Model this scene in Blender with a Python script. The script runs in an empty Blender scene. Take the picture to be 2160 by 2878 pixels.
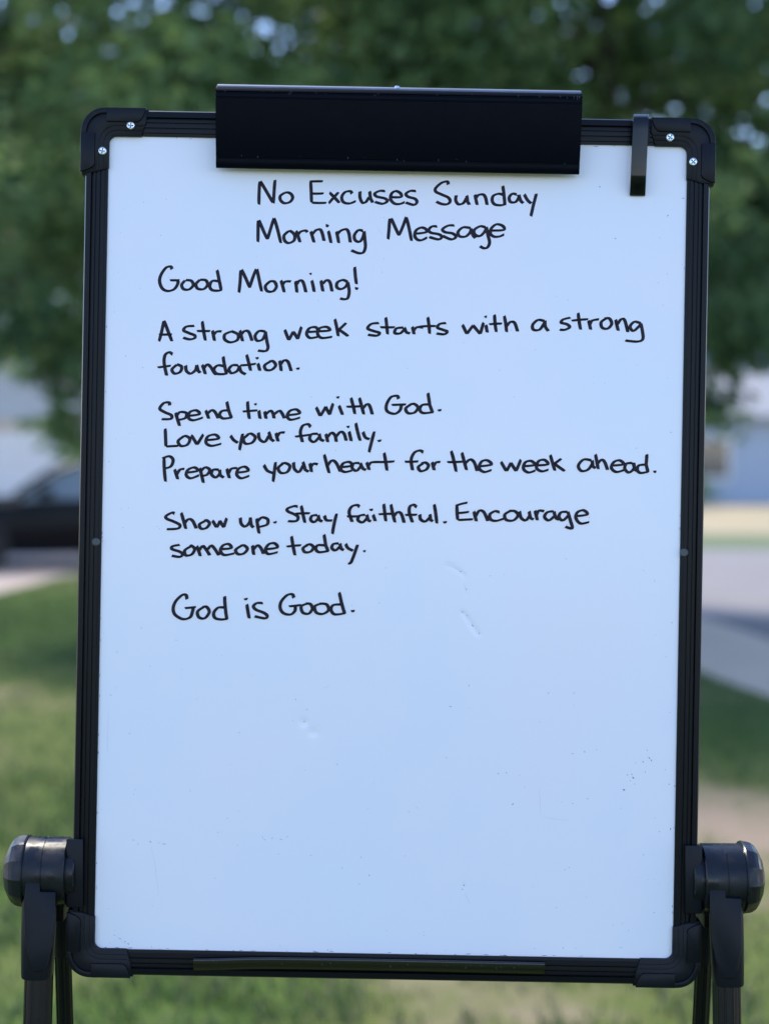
import bpy, bmesh, math, random
import numpy as np
from mathutils import Vector, Matrix
R = math.radians
rnd = random.Random(11)
SC = bpy.context.scene
COL = SC.collection

# ------------------------------------------------------------------ camera, sky, sun, exposure
CAM = Vector((0, 0, 1.5))
PITCH, ROLL, FOC, DIST = R(2.24), R(0.53), 4325.0, 1.717        # FOC in photo pixels, DIST to the board's face
K = DIST / FOC                                                  # metres per photo pixel on the board
_r0, _u0 = Vector((1, 0, 0)), Vector((0, math.sin(PITCH), math.cos(PITCH)))
FWD = Vector((0, math.cos(PITCH), -math.sin(PITCH)))
RGT = _r0 * math.cos(ROLL) + _u0 * math.sin(ROLL)
UPV = _u0 * math.cos(ROLL) - _r0 * math.sin(ROLL)
cd = bpy.data.cameras.new('camera'); cam = bpy.data.objects.new('camera', cd); COL.objects.link(cam)
m = Matrix((RGT, UPV, -FWD)).transposed().to_4x4(); m.translation = CAM
cam.matrix_world = m
cd.sensor_fit = 'VERTICAL'; cd.sensor_height = 34.6; cd.lens = 34.6 * FOC / 2878
cd.clip_start = 0.05; cd.clip_end = 2000
cd.dof.use_dof = True; cd.dof.focus_distance = DIST - 0.004; cd.dof.aperture_fstop = 2.3
SC.camera = cam

SUN_EL, SUN_AZ = R(60), R(-40)            # azimuth from straight ahead (+Y) towards the right (+X)
w = bpy.data.worlds.new('World'); SC.world = w; w.use_nodes = True
wn = w.node_tree; bg = wn.nodes['Background']
sky = wn.nodes.new('ShaderNodeTexSky'); sky.sky_type = 'NISHITA'; sky.sun_disc = False
sky.sun_elevation = SUN_EL; sky.sun_rotation = SUN_AZ
sky.air_density = 1.0; sky.dust_density = 0.2; sky.ozone_density = 5.0
tn = wn.nodes.new('ShaderNodeMix'); tn.data_type = 'RGBA'; tn.blend_type = 'MULTIPLY'; tn.inputs[0].default_value = 1.0
tn.inputs[7].default_value = (1.105, 1.0, 1.025, 1)                # lavender tint multiplied into the sky light, shifting the board's hue
wn.links.new(sky.outputs[0], tn.inputs[6]); wn.links.new(tn.outputs[2], bg.inputs[0]); bg.inputs[1].default_value = 0.14
sd = bpy.data.lights.new('sun', 'SUN'); sd.energy = 2.2; sd.angle = R(10); sd.color = (1.0, 0.92, 0.78)
sun = bpy.data.objects.new('sun', sd); COL.objects.link(sun)
sdir = Vector((math.sin(SUN_AZ) * math.cos(SUN_EL), math.cos(SUN_AZ) * math.cos(SUN_EL), math.sin(SUN_EL)))
sun.rotation_euler = sdir.to_track_quat('Z', 'Y').to_euler()
SC.view_settings.view_transform = 'Standard'; SC.view_settings.look = 'None'
SC.view_settings.exposure = 1.68; SC.view_settings.gamma = 1

def ray(px, py):
    return (FWD + RGT * ((px - 1080) / FOC) - UPV * ((py - 1439) / FOC))
def at(px, py, Y):                        # the point seen at a photo pixel, at world distance Y
    d = ray(px, py); return CAM + d * (Y / d.y)
TB, TS = R(1.05), R(0.53)
def axes(t):                              # board / stand axes: right and down, square to the line of sight
    a = t
    return (RGT * math.cos(a) - UPV * math.sin(a), -RGT * math.sin(a) - UPV * math.cos(a))
BR, BD = axes(TB)
ORG = CAM + FWD * DIST
EASEL = Vector((0.0, ORG.y, 0.0))         # the easel's own origin, on the ground
def B(a, d, c=0.0):                       # board frame: a right, d down (photo pixels), c metres towards the viewer
    return ORG + BR * (a * K) + BD * (d * K) - FWD * c - EASEL
def ad(px, py, t=TB):                     # photo pixel -> board-frame pixels
    x, y = px - 1080, py - 1439
    return (x * math.cos(t) + y * math.sin(t), -x * math.sin(t) + y * math.cos(t))
def P(px, py, c=0.0):                     # photo pixel at height c over the board's face
    d = ray(px, py); return CAM + d * (DIST - c) - EASEL

# ------------------------------------------------------------------ materials
def mat(name, col, rough=0.6, metal=0.0, spec=0.5, noise=None, bump=None, coat=0.0):
    m = bpy.data.materials.new(name); m.use_nodes = True
    nt = m.node_tree; b = nt.nodes['Principled BSDF']
    b.inputs['Base Color'].default_value = (*col, 1); b.inputs['Roughness'].default_value = rough
    b.inputs['Metallic'].default_value = metal; b.inputs['Specular IOR Level'].default_value = spec
    b.inputs['Coat Weight'].default_value = coat
    tc = nt.nodes.new('ShaderNodeTexCoord')
    if noise:                              # (scale, second colour, sharpness)
        n = nt.nodes.new('ShaderNodeTexNoise'); n.inputs['Scale'].default_value = noise[0]
        n.inputs['Detail'].default_value = 6
        r = nt.nodes.new('ShaderNodeValToRGB')
        r.color_ramp.elements[0].color = (*col, 1); r.color_ramp.elements[1].color = (*noise[1], 1)
        r.color_ramp.elements[0].position = 0.5 - noise[2]; r.color_ramp.elements[1].position = 0.5 + noise[2]
        nt.links.new(tc.outputs['Object'], n.inputs['Vector']); nt.links.new(n.outputs['Fac'], r.inputs[0])
        nt.links.new(r.outputs[0], b.inputs['Base Color'])
    if bump:                               # (scale, strength, distance)
        n = nt.nodes.new('ShaderNodeTexNoise'); n.inputs['Scale'].default_value = bump[0]
        n.inputs['Detail'].default_value = 4
        bp = nt.nodes.new('ShaderNodeBump'); bp.inputs['Strength'].default_value = bump[1]
        bp.inputs['Distance'].default_value = bump[2]
        nt.links.new(tc.outputs['Object'], n.inputs['Vector']); nt.links.new(n.outputs['Fac'], bp.inputs['Height'])
        nt.links.new(bp.outputs[0], b.inputs['Normal'])
    return m
def attr_mat(name, attr, stops, rough, transl=0.0, spec=0.5, fine=None):
    m = bpy.data.materials.new(name); m.use_nodes = True
    nt = m.node_tree; b = nt.nodes['Principled BSDF']
    b.inputs['Roughness'].default_value = rough; b.inputs['Specular IOR Level'].default_value = spec
    at_ = nt.nodes.new('ShaderNodeAttribute'); at_.attribute_name = attr
    r = nt.nodes.new('ShaderNodeValToRGB')
    for i, (p, c) in enumerate(stops):
        e = r.color_ramp.elements[i] if i < 2 else r.color_ramp.elements.new(p)
        e.position = p; e.color = (*c, 1)
    src = at_.outputs['Fac']
    if fine:
        tc = nt.nodes.new('ShaderNodeTexCoord'); n = nt.nodes.new('ShaderNodeTexNoise')
        n.inputs['Scale'].default_value = fine[0]; n.inputs['Detail'].default_value = 5
        ma = nt.nodes.new('ShaderNodeMath'); ma.operation = 'MULTIPLY_ADD'
        mb = nt.nodes.new('ShaderNodeMath'); mb.operation = 'SUBTRACT'; mb.inputs[1].default_value = 0.5
        nt.links.new(tc.outputs['Object'], n.inputs['Vector']); nt.links.new(n.outputs['Fac'], mb.inputs[0])
        nt.links.new(mb.outputs[0], ma.inputs[0]); ma.inputs[1].default_value = fine[1]
        nt.links.new(src, ma.inputs[2]); src = ma.outputs[0]
    nt.links.new(src, r.inputs[0]); nt.links.new(r.outputs[0], b.inputs['Base Color'])
    if transl:
        t = nt.nodes.new('ShaderNodeBsdfTranslucent'); mx = nt.nodes.new('ShaderNodeMixShader')
        mx.inputs[0].default_value = transl
        nt.links.new(r.outputs[0], t.inputs[0]); nt.links.new(b.outputs[0], mx.inputs[1])
        nt.links.new(t.outputs[0], mx.inputs[2]); nt.links.new(mx.outputs[0], nt.nodes['Material Output'].inputs[0])
    return m
M = {}
M['board'] = mat('glossy_white_board', (0.83, 0.785, 0.825), 0.22, spec=0.45, bump=(5.0, 0.25, 0.0016), noise=(3.6, (0.775, 0.785, 0.835), 0.14))
M['ink'] = attr_mat('black_marker_ink', 'core', [(0.0, (0.005, 0.003, 0.007)), (1.0, (0.034, 0.025, 0.037))], 0.45, spec=0.10, fine=(190, 1.5))
M['speck'] = mat('old_ink_specks', (0.10, 0.12, 0.17), 0.5)
M['haircut'] = mat('faint_scratches', (0.60, 0.60, 0.66), 0.4)
M['alu'] = mat('black_anodised_aluminium', (0.0030, 0.0040, 0.0068), 0.32, spec=0.17, bump=(400, 0.05, 0.0004))
M['plastic'] = mat('black_moulded_plastic', (0.0036, 0.0050, 0.0085), 0.36, spec=0.17, noise=(35, (0.006, 0.0075, 0.0115), 0.25), bump=(900, 0.08, 0.0003))
M['gloss'] = mat('glossy_black_plastic', (0.0036, 0.0050, 0.0080), 0.20, spec=0.32, noise=(26, (0.007, 0.0085, 0.0125), 0.2), bump=(60, 0.10, 0.0006))
M['clamp'] = mat('black_clamp_plastic', (0.0012, 0.0022, 0.0052), 0.38, spec=0.055, noise=(60, (0.0017, 0.0029, 0.0066), 0.3), bump=(700, 0.05, 0.0003))
M['tray'] = mat('shiny_black_strip', (0.006, 0.0065, 0.006), 0.17, spec=0.5)
M['tray'].node_tree.nodes['Principled BSDF'].inputs['IOR'].default_value = 1.5
M['scuff'] = mat('pale_edge_scuffs', (0.06, 0.065, 0.075), 0.7)
nt = M['gloss'].node_tree; _n = nt.nodes.new('ShaderNodeTexNoise'); _n.inputs['Scale'].default_value = 55; _n.inputs['Detail'].default_value = 5
_tc = nt.nodes.new('ShaderNodeTexCoord'); _mr = nt.nodes.new('ShaderNodeMapRange'); _mr.inputs[1].default_value = .38; _mr.inputs[2].default_value = .62; _mr.inputs[3].default_value = .16; _mr.inputs[4].default_value = .46
nt.links.new(_tc.outputs['Object'], _n.inputs['Vector']); nt.links.new(_n.outputs['Fac'], _mr.inputs[0]); nt.links.new(_mr.outputs[0], nt.nodes['Principled BSDF'].inputs['Roughness'])
M['tube'] = mat('black_enamelled_tube', (0.003, 0.004, 0.0062), 0.24, spec=0.3)
M['rubber'] = mat('black_rubber', (0.015, 0.015, 0.015), 0.85)
M['steel'] = mat('zinc_screw_steel', (0.74, 0.74, 0.72), 0.22, metal=1.0)
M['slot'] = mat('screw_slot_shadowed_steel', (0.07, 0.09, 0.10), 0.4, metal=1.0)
M['back'] = mat('grey_board_backing', (0.30, 0.31, 0.32), 0.6)
M['lawn'] = attr_mat('lawn_soil_and_grass', 'bare', [(0.0, (0.056, 0.098, 0.020)), (0.45, (0.088, 0.106, 0.032)), (1.0, (0.225, 0.175, 0.130))], 0.95, spec=0.1, fine=(9, 0.7))
M['blade'] = attr_mat('grass_blades', 'tint', [(0.0, (0.048, 0.100, 0.028)), (0.6, (0.092, 0.140, 0.046)), (1.0, (0.25, 0.205, 0.13))], 0.6, transl=0.25, spec=0.25)
M['ground'] = mat('rough_grass_ground', (0.075, 0.12, 0.038), 0.95, noise=(0.35, (0.11, 0.13, 0.055), 0.2))
M['dry'] = mat('dry_straw_grass', (0.33, 0.265, 0.17), 0.95, noise=(0.8, (0.24, 0.21, 0.12), 0.3))
M['verge'] = mat('green_verge_grass', (0.065, 0.105, 0.042), 0.95, noise=(1.2, (0.11, 0.135, 0.065), 0.3))
M['asphalt'] = mat('street_asphalt', (0.105, 0.100, 0.092), 0.85, noise=(2.5, (0.135, 0.128, 0.118), 0.3), bump=(60, 0.3, 0.004))
M['concrete'] = mat('pale_concrete', (0.185, 0.175, 0.178), 0.85, noise=(1.3, (0.145, 0.137, 0.14), 0.3))
M['walk'] = mat('worn_sidewalk_concrete', (0.52, 0.40, 0.28), 0.88, noise=(1.8, (0.43, 0.335, 0.235), 0.3))
M['drive'] = mat('driveway_concrete', (0.34, 0.275, 0.235), 0.88, noise=(1.0, (0.28, 0.23, 0.20), 0.3))
M['leaf'] = attr_mat('tree_leaves', 'tint', [(0.0, (0.036, 0.088, 0.035)), (0.5, (0.108, 0.195, 0.072)), (1.0, (0.27, 0.38, 0.13))], 0.5, transl=0.45, spec=0.35)
M['bark'] = mat('grey_brown_bark', (0.11, 0.085, 0.065), 0.9, noise=(7, (0.055, 0.043, 0.033), 0.3), bump=(18, 0.7, 0.03))
M['car'] = mat('black_car_paint', (0.003, 0.004, 0.007), 0.25, spec=0.12, coat=0.0)
M['glass'] = mat('sky_painted_car_glass', (0.20, 0.25, 0.30), 0.06, spec=1.0)  # sky reflection in the windows painted in as a pale base colour
M['rim'] = mat('dark_alloy', (0.03, 0.03, 0.033), 0.4, metal=0.6)
M['lamp'] = mat('headlight_lens', (0.6, 0.62, 0.65), 0.1, spec=0.8)
M['tail'] = mat('red_tail_light_lens', (0.35, 0.02, 0.02), 0.15)
M['siding'] = mat('pale_grey_siding', (0.42, 0.44, 0.44), 0.7, noise=(1.5, (0.37, 0.39, 0.39), 0.3))
M['bluesiding'] = mat('blue_grey_siding', (0.34, 0.41, 0.50), 0.7, noise=(1.5, (0.30, 0.36, 0.44), 0.3))
M['whitepaint'] = mat('white_garage_paint', (0.70, 0.68, 0.64), 0.5, noise=(2.0, (0.64, 0.62, 0.58), 0.3))
M['tan'] = mat('tan_trim_paint', (0.50, 0.40, 0.29), 0.6)
M['shingle'] = mat('grey_shingles', (0.27, 0.28, 0.30), 0.9, noise=(5, (0.20, 0.21, 0.23), 0.3))
M['window'] = mat('house_window_glass', (0.03, 0.045, 0.06), 0.08, spec=0.9)

# ------------------------------------------------------------------ mesh helpers
def link(name, verts, faces, material, parent=None, smooth=False, attrs=None):
    me = bpy.data.meshes.new(name)
    me.from_pydata([tuple(v) for v in verts] if not isinstance(verts, np.ndarray) else verts.tolist(), [], faces if not isinstance(faces, np.ndarray) else faces.tolist())
    if attrs:
        for k, v in attrs.items():
            a = me.attributes.new(k, 'FLOAT', 'POINT'); a.data.foreach_set('value', np.asarray(v, dtype=np.float32))
    if isinstance(smooth, (int, float)) and not isinstance(smooth, bool):
        me.polygons.foreach_set('use_smooth', [True] * len(me.polygons)); me.set_sharp_from_angle(angle=R(smooth))
    elif smooth:
        me.polygons.foreach_set('use_smooth', [True] * len(me.polygons))
    me.materials.append(material); me.update()
    o = bpy.data.objects.new(name, me); COL.objects.link(o)
    if parent: o.parent = parent
    return o
def fix(o):                               # outward normals
    bm = bmesh.new(); bm.from_mesh(o.data); bmesh.ops.recalc_face_normals(bm, faces=bm.faces); bm.to_mesh(o.data); bm.free(); return o
def bevel(o, width, seg=2, ang=30, smooth=35):
    bm = bmesh.new(); bm.from_mesh(o.data)
    bmesh.ops.recalc_face_normals(bm, faces=bm.faces)
    es = [e for e in bm.edges if len(e.link_faces) == 2 and e.calc_face_angle(0) > R(ang)]
    bmesh.ops.bevel(bm, geom=es, offset=width, segments=seg, affect='EDGES', profile=0.5, clamp_overlap=True)
    bm.to_mesh(o.data); bm.free()
    o.data.polygons.foreach_set('use_smooth', [True] * len(o.data.polygons)); o.data.set_sharp_from_angle(angle=R(smooth)); return o
class Mesh:
    def __init__(s): s.v = []; s.f = []
    def loft(s, loops, closed=True, caps=True):
        n = len(loops[0]); b = len(s.v)
        for l in loops: s.v += [Vector(p) for p in l]
        for i in range(len(loops) - 1):
            for j in range(n if closed else n - 1):
                k = (j + 1) % n
                s.f.append((b + i * n + j, b + i * n + k, b + (i + 1) * n + k, b + (i + 1) * n + j))
        if caps:
            s.f.append(tuple(b + j for j in range(n))); s.f.append(tuple(b + (len(loops) - 1) * n + j for j in range(n)))
        return s
    def prism(s, lo, hi): return s.loft([lo, hi])
    def box(s, x0, x1, y0, y1, z0, z1):
        return s.loft([[(x0, y0, z0), (x1, y0, z0), (x1, y1, z0), (x0, y1, z0)], [(x0, y0, z1), (x1, y0, z1), (x1, y1, z1), (x0, y1, z1)]])
    def tube(s, pts, rad, n=14):
        pts = [Vector(p) for p in pts]; loops = []
        rad = rad if isinstance(rad, (list, tuple)) else [rad] * len(pts)
        x = None
        for i, p in enumerate(pts):
            t = (pts[min(i + 1, len(pts) - 1)] - pts[max(i - 1, 0)]).normalized()
            x = t.orthogonal() if x is None else (x - t * x.dot(t))
            x.normalize(); y = t.cross(x)
            loops.append([p + (x * math.cos(2 * math.pi * j / n) + y * math.sin(2 * math.pi * j / n)) * rad[i] for j in range(n)])
        return s.loft(loops)
    def lathe(s, c, axis, prof, n=40, lobe=None):      # prof: (distance along axis, radius)
        axis = Vector(axis).normalized(); x = axis.orthogonal().normalized(); y = axis.cross(x); loops = []
        for h, r in prof:
            l = []
            for j in range(n):
                a = 2 * math.pi * j / n
                rr = r * (lobe(a, h) if lobe else 1)
                l.append(Vector(c) + axis * h + (x * math.cos(a) + y * math.sin(a)) * rr)
            loops.append(l)
        return s.loft(loops)
    def obj(s, name, material, parent=None, smooth=35):
        return fix(link(name, s.v, s.f, material, parent, smooth))
def empty(name, loc, rz=0.0):
    o = bpy.data.objects.new(name, None); COL.objects.link(o); o.location = loc; o.rotation_euler = (0, 0, rz)
    o.empty_display_size = 0.2; return o
def tag(o, label, cat, group=None):
    o['label'] = label; o['category'] = cat
    if group: o['group'] = group
    return o
def structure(o): o['kind'] = 'structure'; return o
def copy_tree(o, parent=None):
    c = o.copy(); COL.objects.link(c)
    if parent: c.parent = parent
    for ch in list(o.children): copy_tree(ch, c)
    return c

# ------------------------------------------------------------------ ground, street, lawn
LOW = -0.13
def lerp_tab(tab, y): return float(np.interp(y, [t[0] for t in tab], [t[1] for t in tab]))
LT = [(-6, -4.7), (3, -4.3), (15.8, -3.98), (18.3, -3.8), (20.0, -3.2), (20.6, -2.6)]
RT = [(-6, 5.2), (3, 3.6), (6, 3.0), (9.3, 2.44), (10.3, 2.26), (13.5, 1.82), (17, 1.0), (20.0, -1.0), (20.6, -2.4)]
_ph = [(rnd.uniform(0, 6.3), rnd.uniform(0, 6.3)) for _ in range(9)]
def bare(x, y):
    v = 0
    for i, (p, q) in enumerate(_ph):
        f = 0.55 * 1.45 ** i
        an = i * 1.9
        v += math.sin(f * (x * math.cos(an) + y * math.sin(an)) + p) * math.sin(f * (y * math.cos(an) - x * math.sin(an)) * 1.1 + q) / (1 + 0.25 * i)
    v = 0.18 + 0.20 * v
    for cx, cy, rx, ry, s in ((1.62, 6.25, 0.95, 0.85, 1.0), (0.45, 4.1, 0.35, 0.18, 0.35), (0.15, 4.35, 0.2, 0.12, 0.3), (-1.25, 7.9, 0.8, 0.35, 0.35), (-0.9, 4.35, 0.35, 0.3, 0.35), (1.8, 5.2, 0.4, 0.25, -0.3), (1.75, 8.4, 0.8, 0.7, -0.5), (-0.6, 4.1, 0.25, 0.25, -0.35)):
        v += s * math.exp(-(((x - cx) / rx) ** 2 + ((y - cy) / ry) ** 2))
    return min(max(v, 0), 1)
def tuft(x, y):
    v = 0
    for i, (p, q) in enumerate(_ph):
        f = 9.0 * 1.3 ** i; an = i * 2.4 + .5
        v += math.sin(f * (x * math.cos(an) + y * math.sin(an)) + q) * math.sin(f * (y * math.cos(an) - x * math.sin(an)) * .9 + p)
    return v / 2.2
def sheet(name, pts, z, material):
    return structure(link(name, [(x, y, z) for x, y in pts], [tuple(range(len(pts)))], material))
sheet('ground', [(-500, -300), (500, -300), (500, 900), (-500, 900)], LOW, M['ground'])
sheet('dry_grass_yard', [(2, 31.5), (40, 31.0), (40, 51), (2, 51)], LOW + 0.004, M['dry'])
sheet('verge', [(-3, 26.5), (40, 26.5), (40, 31.6), (-3, 31.6)], LOW + 0.008, M['verge'])
sheet('pavement', [(-3.0, 14.0), (40, 14.0), (40, 26.6), (-3.0, 26.6)], LOW + 0.004, M['concrete'])
sheet('driveway', [(-14, -6), (-2.2, -6), (-2.2, 60), (-14, 60)], LOW + 0.012, M['drive'])
sheet('street', [(2.2, -60), (30, -60), (30, 16.0), (4.6, 15.2), (1.0, 15.4)], LOW + 0.016, M['asphalt'])
ys = np.arange(-6, 20.61, 0.07); NX = 110
V, F, A = [], [], []
for i, y in enumerate(ys):
    l, r_ = lerp_tab(LT, y), lerp_tab(RT, y)
    for j in range(NX + 1):
        x = l + (r_ - l) * j / NX
        V.append((x, y, 0.012 * math.sin(x * 1.7 + 1) * math.sin(y * 1.3))); A.append(bare(x, y))
for i in range(len(ys) - 1):
    for j in range(NX):
        b = i * (NX + 1) + j; F.append((b, b + 1, b + NX + 2, b + NX + 1))
top = len(V)
ring = [i * (NX + 1) for i in range(len(ys))] + [(len(ys) - 1) * (NX + 1) + j for j in range(1, NX + 1)] + [i * (NX + 1) + NX for i in range(len(ys) - 2, -1, -1)] + list(range(NX - 1, 0, -1))
for v in ring: V.append((V[v][0], V[v][1], LOW - 0.05)); A.append(0.9)
for q in range(len(ring)):
    n = (q + 1) % len(ring); F.append((ring[q], ring[n], top + n, top + q))
structure(link('lawn', V, F, M['lawn'], smooth=40, attrs={'bare': A}))
lo, hi = [], []
wy = np.arange(-6, 19.6, 0.4)
edge_in = [(lerp_tab(RT, y) + 0.003, y) for y in wy]
edge_out = [(lerp_tab(RT, y) + 0.95 + 0.02 * y * (y > 9), y + 0.2) for y in wy]
mm = Mesh()
mm.loft([[(a[0], a[1], LOW - 0.04), (a[0], a[1], -0.006), (b[0] - 0.02, b[1], -0.006), (b[0], b[1], -0.025), (b[0], b[1], LOW - 0.04)] for a, b in zip(edge_in, edge_out)])
structure(mm.obj('sidewalk', M['walk']))
# grass blades
g = np.random.default_rng(5)
N = 260000
yy = 0.4 + 17.5 * g.random(N) ** 0.95
xx = (g.random(N) - 0.5) * (2.2 + 0.56 * yy)
keep, bb, tt = [], [], []
for i in range(N):
    x, y = xx[i], yy[i]
    if not (lerp_tab(LT, y) + 0.03 < x < lerp_tab(RT, y) - 0.03): continue
    b_ = bare(x, y)
    tf = tuft(x, y)
    if g.random() < 0.95 - 1.3 * b_ + .30 * tf: keep.append(i); bb.append(b_); tt.append(tf)
keep = np.array(keep); n = len(keep); bb = np.array(bb); tt = np.array(tt)
x, y = xx[keep], yy[keep]
h = (0.024 + 0.040 * g.random(n)) * (1 - 0.4 * bb) * np.clip(1 + .25 * tt, .5, 1.5); an = g.random(n) * 6.283; wd = 0.0022 + 0.0022 * g.random(n)
lean = g.random(n) * 0.9; la = g.random(n) * 6.283
dx, dy = np.cos(an) * wd, np.sin(an) * wd
lx, ly = np.cos(la) * lean * h, np.sin(la) * lean * h
zz = np.full(n, -0.006)
P0 = np.stack([x - dx, y - dy, zz], 1); P1 = np.stack([x + dx, y + dy, zz], 1)
P2 = np.stack([x + dx * .7 + lx * .4, y + dy * .7 + ly * .4, zz + h * .6], 1); P3 = np.stack([x - dx * .7 + lx * .4, y - dy * .7 + ly * .4, zz + h * .6], 1)
P4 = np.stack([x + lx, y + ly, zz + h], 1)
Vn = np.stack([P0, P1, P2, P3, P4], 1).reshape(-1, 3)
idx = np.arange(n)[:, None] * 5
fl = [tuple(q) for q in (idx + np.array([[0, 1, 2, 3]])).tolist()] + [tuple(q) for q in (idx + np.array([[3, 2, 4]])).tolist()]
tint = np.clip(0.34 + 0.18 * g.standard_normal(n) + 0.45 * bb - .09 * tt + .16 * (y < 5.6) + (g.random(n) < 0.08) * 0.5, 0, 1)
o = link('grass', Vn, fl, M['blade'], attrs={'tint': np.repeat(tint, 5)}); o['kind'] = 'stuff'; o['label'] = 'short patchy green lawn grass under the easel'

# ------------------------------------------------------------------ trees
def leaves(centres, per, size, seed, tint0):
    """centres: (x, y, z, radius); returns vertices, faces, tints of kite-shaped leaves filling each clump"""
    g = np.random.default_rng(seed); vs, ts = [], []
    for cx, cy, cz, r in centres:
        n = int(per * (r / 0.6) ** 2)
        d = g.standard_normal((n, 3)); d /= np.linalg.norm(d, axis=1)[:, None]
        p = d * (r * g.random(n)[:, None] ** 0.45) * np.array([1, 1, 0.7]) + np.array([cx, cy, cz])
        nrm = g.standard_normal((n, 3)) * 0.75 + np.array([0, 0, 0.9]); nrm /= np.linalg.norm(nrm, axis=1)[:, None]
        t = np.cross(nrm, g.standard_normal((n, 3))); t /= np.linalg.norm(t, axis=1)[:, None]; b = np.cross(nrm, t)
        s = size * (0.6 + 0.8 * g.random(n))[:, None]
        vs.append(np.stack([p - t * s, p + b * s * 0.55 + nrm * s * .12, p + t * s - nrm * s * .25, p - b * s * 0.55 + nrm * s * .12], 1))
        ts.append(np.clip(tint0 + g.normal(0, 0.22) + 0.13 * g.standard_normal(n), 0, 1))
    v = np.concatenate(vs); t = np.concatenate(ts); n = len(v)
    return v.reshape(-1, 3), (np.arange(n)[:, None] * 4 + np.arange(4)[None]).tolist(), np.repeat(t, 4)
def tree(name, loc, H, rx, rz, z0, per, size, seed, label, n_limb=9, n_clump=150, tint0=0.42, group=None, extra=(), trunk=0.2):
    rn = random.Random(seed)
    root = empty(name, loc); tag(root, label, 'tree', group)
    mt = Mesh()
    cz = z0 + rz
    mt.tube([(0, 0, LOW), (0.03, 0, 0.4), (0.0, 0.05, z0 * 0.8), (0.08, 0, cz), (0, 0.1, cz + rz * .7)], [trunk * 1.5, trunk * 1.05, trunk * .9, trunk * .55, trunk * .12], 12)
    tips = []
    for i in range(n_limb):
        a = 2 * math.pi * i / n_limb + rn.uniform(-.3, .3); zs = z0 * 0.75 + rn.random() * rz * 0.9
        e = rn.uniform(0.55, 0.85); zz = zs + rn.uniform(0.0, 1.0) * rz * 0.7
        p1 = Vector((math.cos(a) * rx * e * .45, math.sin(a) * rx * e * .45, (zs + zz) / 2 + .3)); p2 = Vector((math.cos(a) * rx * e, math.sin(a) * rx * e, zz))
        mt.tube([(0, 0, zs), p1, p2], [trunk * .5, trunk * .28, trunk * .07], 7); tips += [p1, p2]
        for _ in range(2):
            q = p1 + Vector((rn.uniform(-1, 1), rn.uniform(-1, 1), rn.uniform(-.2, 1))) * rx * .33
            mt.tube([p1, (p1 + q) / 2 + Vector((0, 0, .15)), q], [trunk * .24, trunk * .12, trunk * .04], 6); tips.append(q)
    cl = [(p.x, p.y, p.z, rn.uniform(.5, .9) * rx * .17) for p in tips]
    while len(cl) < n_clump:
        d = Vector((rn.gauss(0, 1), rn.gauss(0, 1), rn.gauss(0, 1))).normalized() * rn.random() ** 0.38
        if d.z < -0.2 and rn.random() < .2: continue
        cl.append((d.x * rx, d.y * rx, cz + d.z * rz, rn.uniform(.55, 1.1) * rx * .15))
    cl += [(x - loc[0], y - loc[1], z - loc[2], r_) for x, y, z, r_ in extra]
    v, f, t = leaves(cl, per, size, seed, tint0)
    mt.obj('trunk', M['bark'], root)
    link('crown', v, f, M['leaf'], root, attrs={'tint': t})
    return root
ex = []
rx_ = random.Random(4)
for px, py, Y in ((20, 960, 12.5), (90, 1010, 13), (170, 1080, 13), (215, 1180, 13.2), (150, 1200, 13.2), (230, 1060, 12.6), (40, 880, 12.5), (2020, 330, 13), (2090, 300, 13), (2150, 380, 13), (2040, 650, 13), (2120, 700, 13), (2150, 780, 12.8), (1990, 760, 13), (1990, 420, 13), (60, 600, 13), (140, 680, 13), (30, 740, 13), (200, 740, 13), (100, 480, 13), (40, 350, 13), (150, 300, 13), (420, 120, 13.5), (90, 40, 13.6), (190, 90, 13.6), (280, 30, 13.6), (40, 130, 13.6), (1480, 60, 13.8), (1600, 110, 13.8), (1700, 40, 13.8), (1790, 130, 13.8), (1880, 60, 13.8), (1960, 140, 13.6), (2050, 80, 13.6), (2130, 170, 13.6), (2100, 250, 13.6), (1990, 270, 13.6), (1650, 200, 13.8), (225, 950, 13), (200, 990, 13.4), (240, 1010, 13), (180, 900, 13), (235, 870, 13), (2000, 1020, 13), (2060, 980, 12.6), (2120, 1000, 12.8), (1990, 1130, 13), (2010, 1190, 13.2), (2140, 930, 12.5), (235, 1230, 13.2), (1980, 900, 12.5), (2100, 900, 12.4)):
    p = at(px, py, Y); ex.append((p.x, p.y, p.z, rx_.uniform(.3, .45)))
tree('shade_tree', (0.3, 14.2, 0), 9.5, 4.9, 3.5, 2.3, 170, 0.08, 21, 'nearest leafy tree, its dark green crown hanging low right behind the whiteboard', n_limb=10, n_clump=310, extra=ex)
t2 = tree('shade_tree', (-7.5, 27, 0), 9, 4.4, 3.6, 2.6, 140, 0.11, 33, 'leafy tree beyond the dark car, left of the whiteboard', n_limb=8, n_clump=120, tint0=.38)
tree('shade_tree', (11.5, 62, LOW), 12, 6.5, 6.0, 2.6, 105, 0.2, 47, 'leafy tree behind the roof of the blue grey house', n_limb=8, n_clump=300, tint0=.40)
far = tree('background_tree', (-4, 62, 0), 12, 6.0, 5.2, 2.0, 85, 0.22, 55, 'tall background tree behind the roofs of the far houses', n_limb=7, n_clump=150, tint0=.36, group='trees behind the far houses')
for i, (x, y, rz, s) in enumerate(((-16, 62, 1.1, 1.5), (4, 68, 2.3, 1.55), (20, 66, 4.0, 1.4), (31, 68, 5.2, 1.3), (-29, 68, 3.1, 1.3))):
    c = copy_tree(far); c.location = (x, y, LOW); c.rotation_euler.z = rz; c.scale = (s, s, s)

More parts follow.
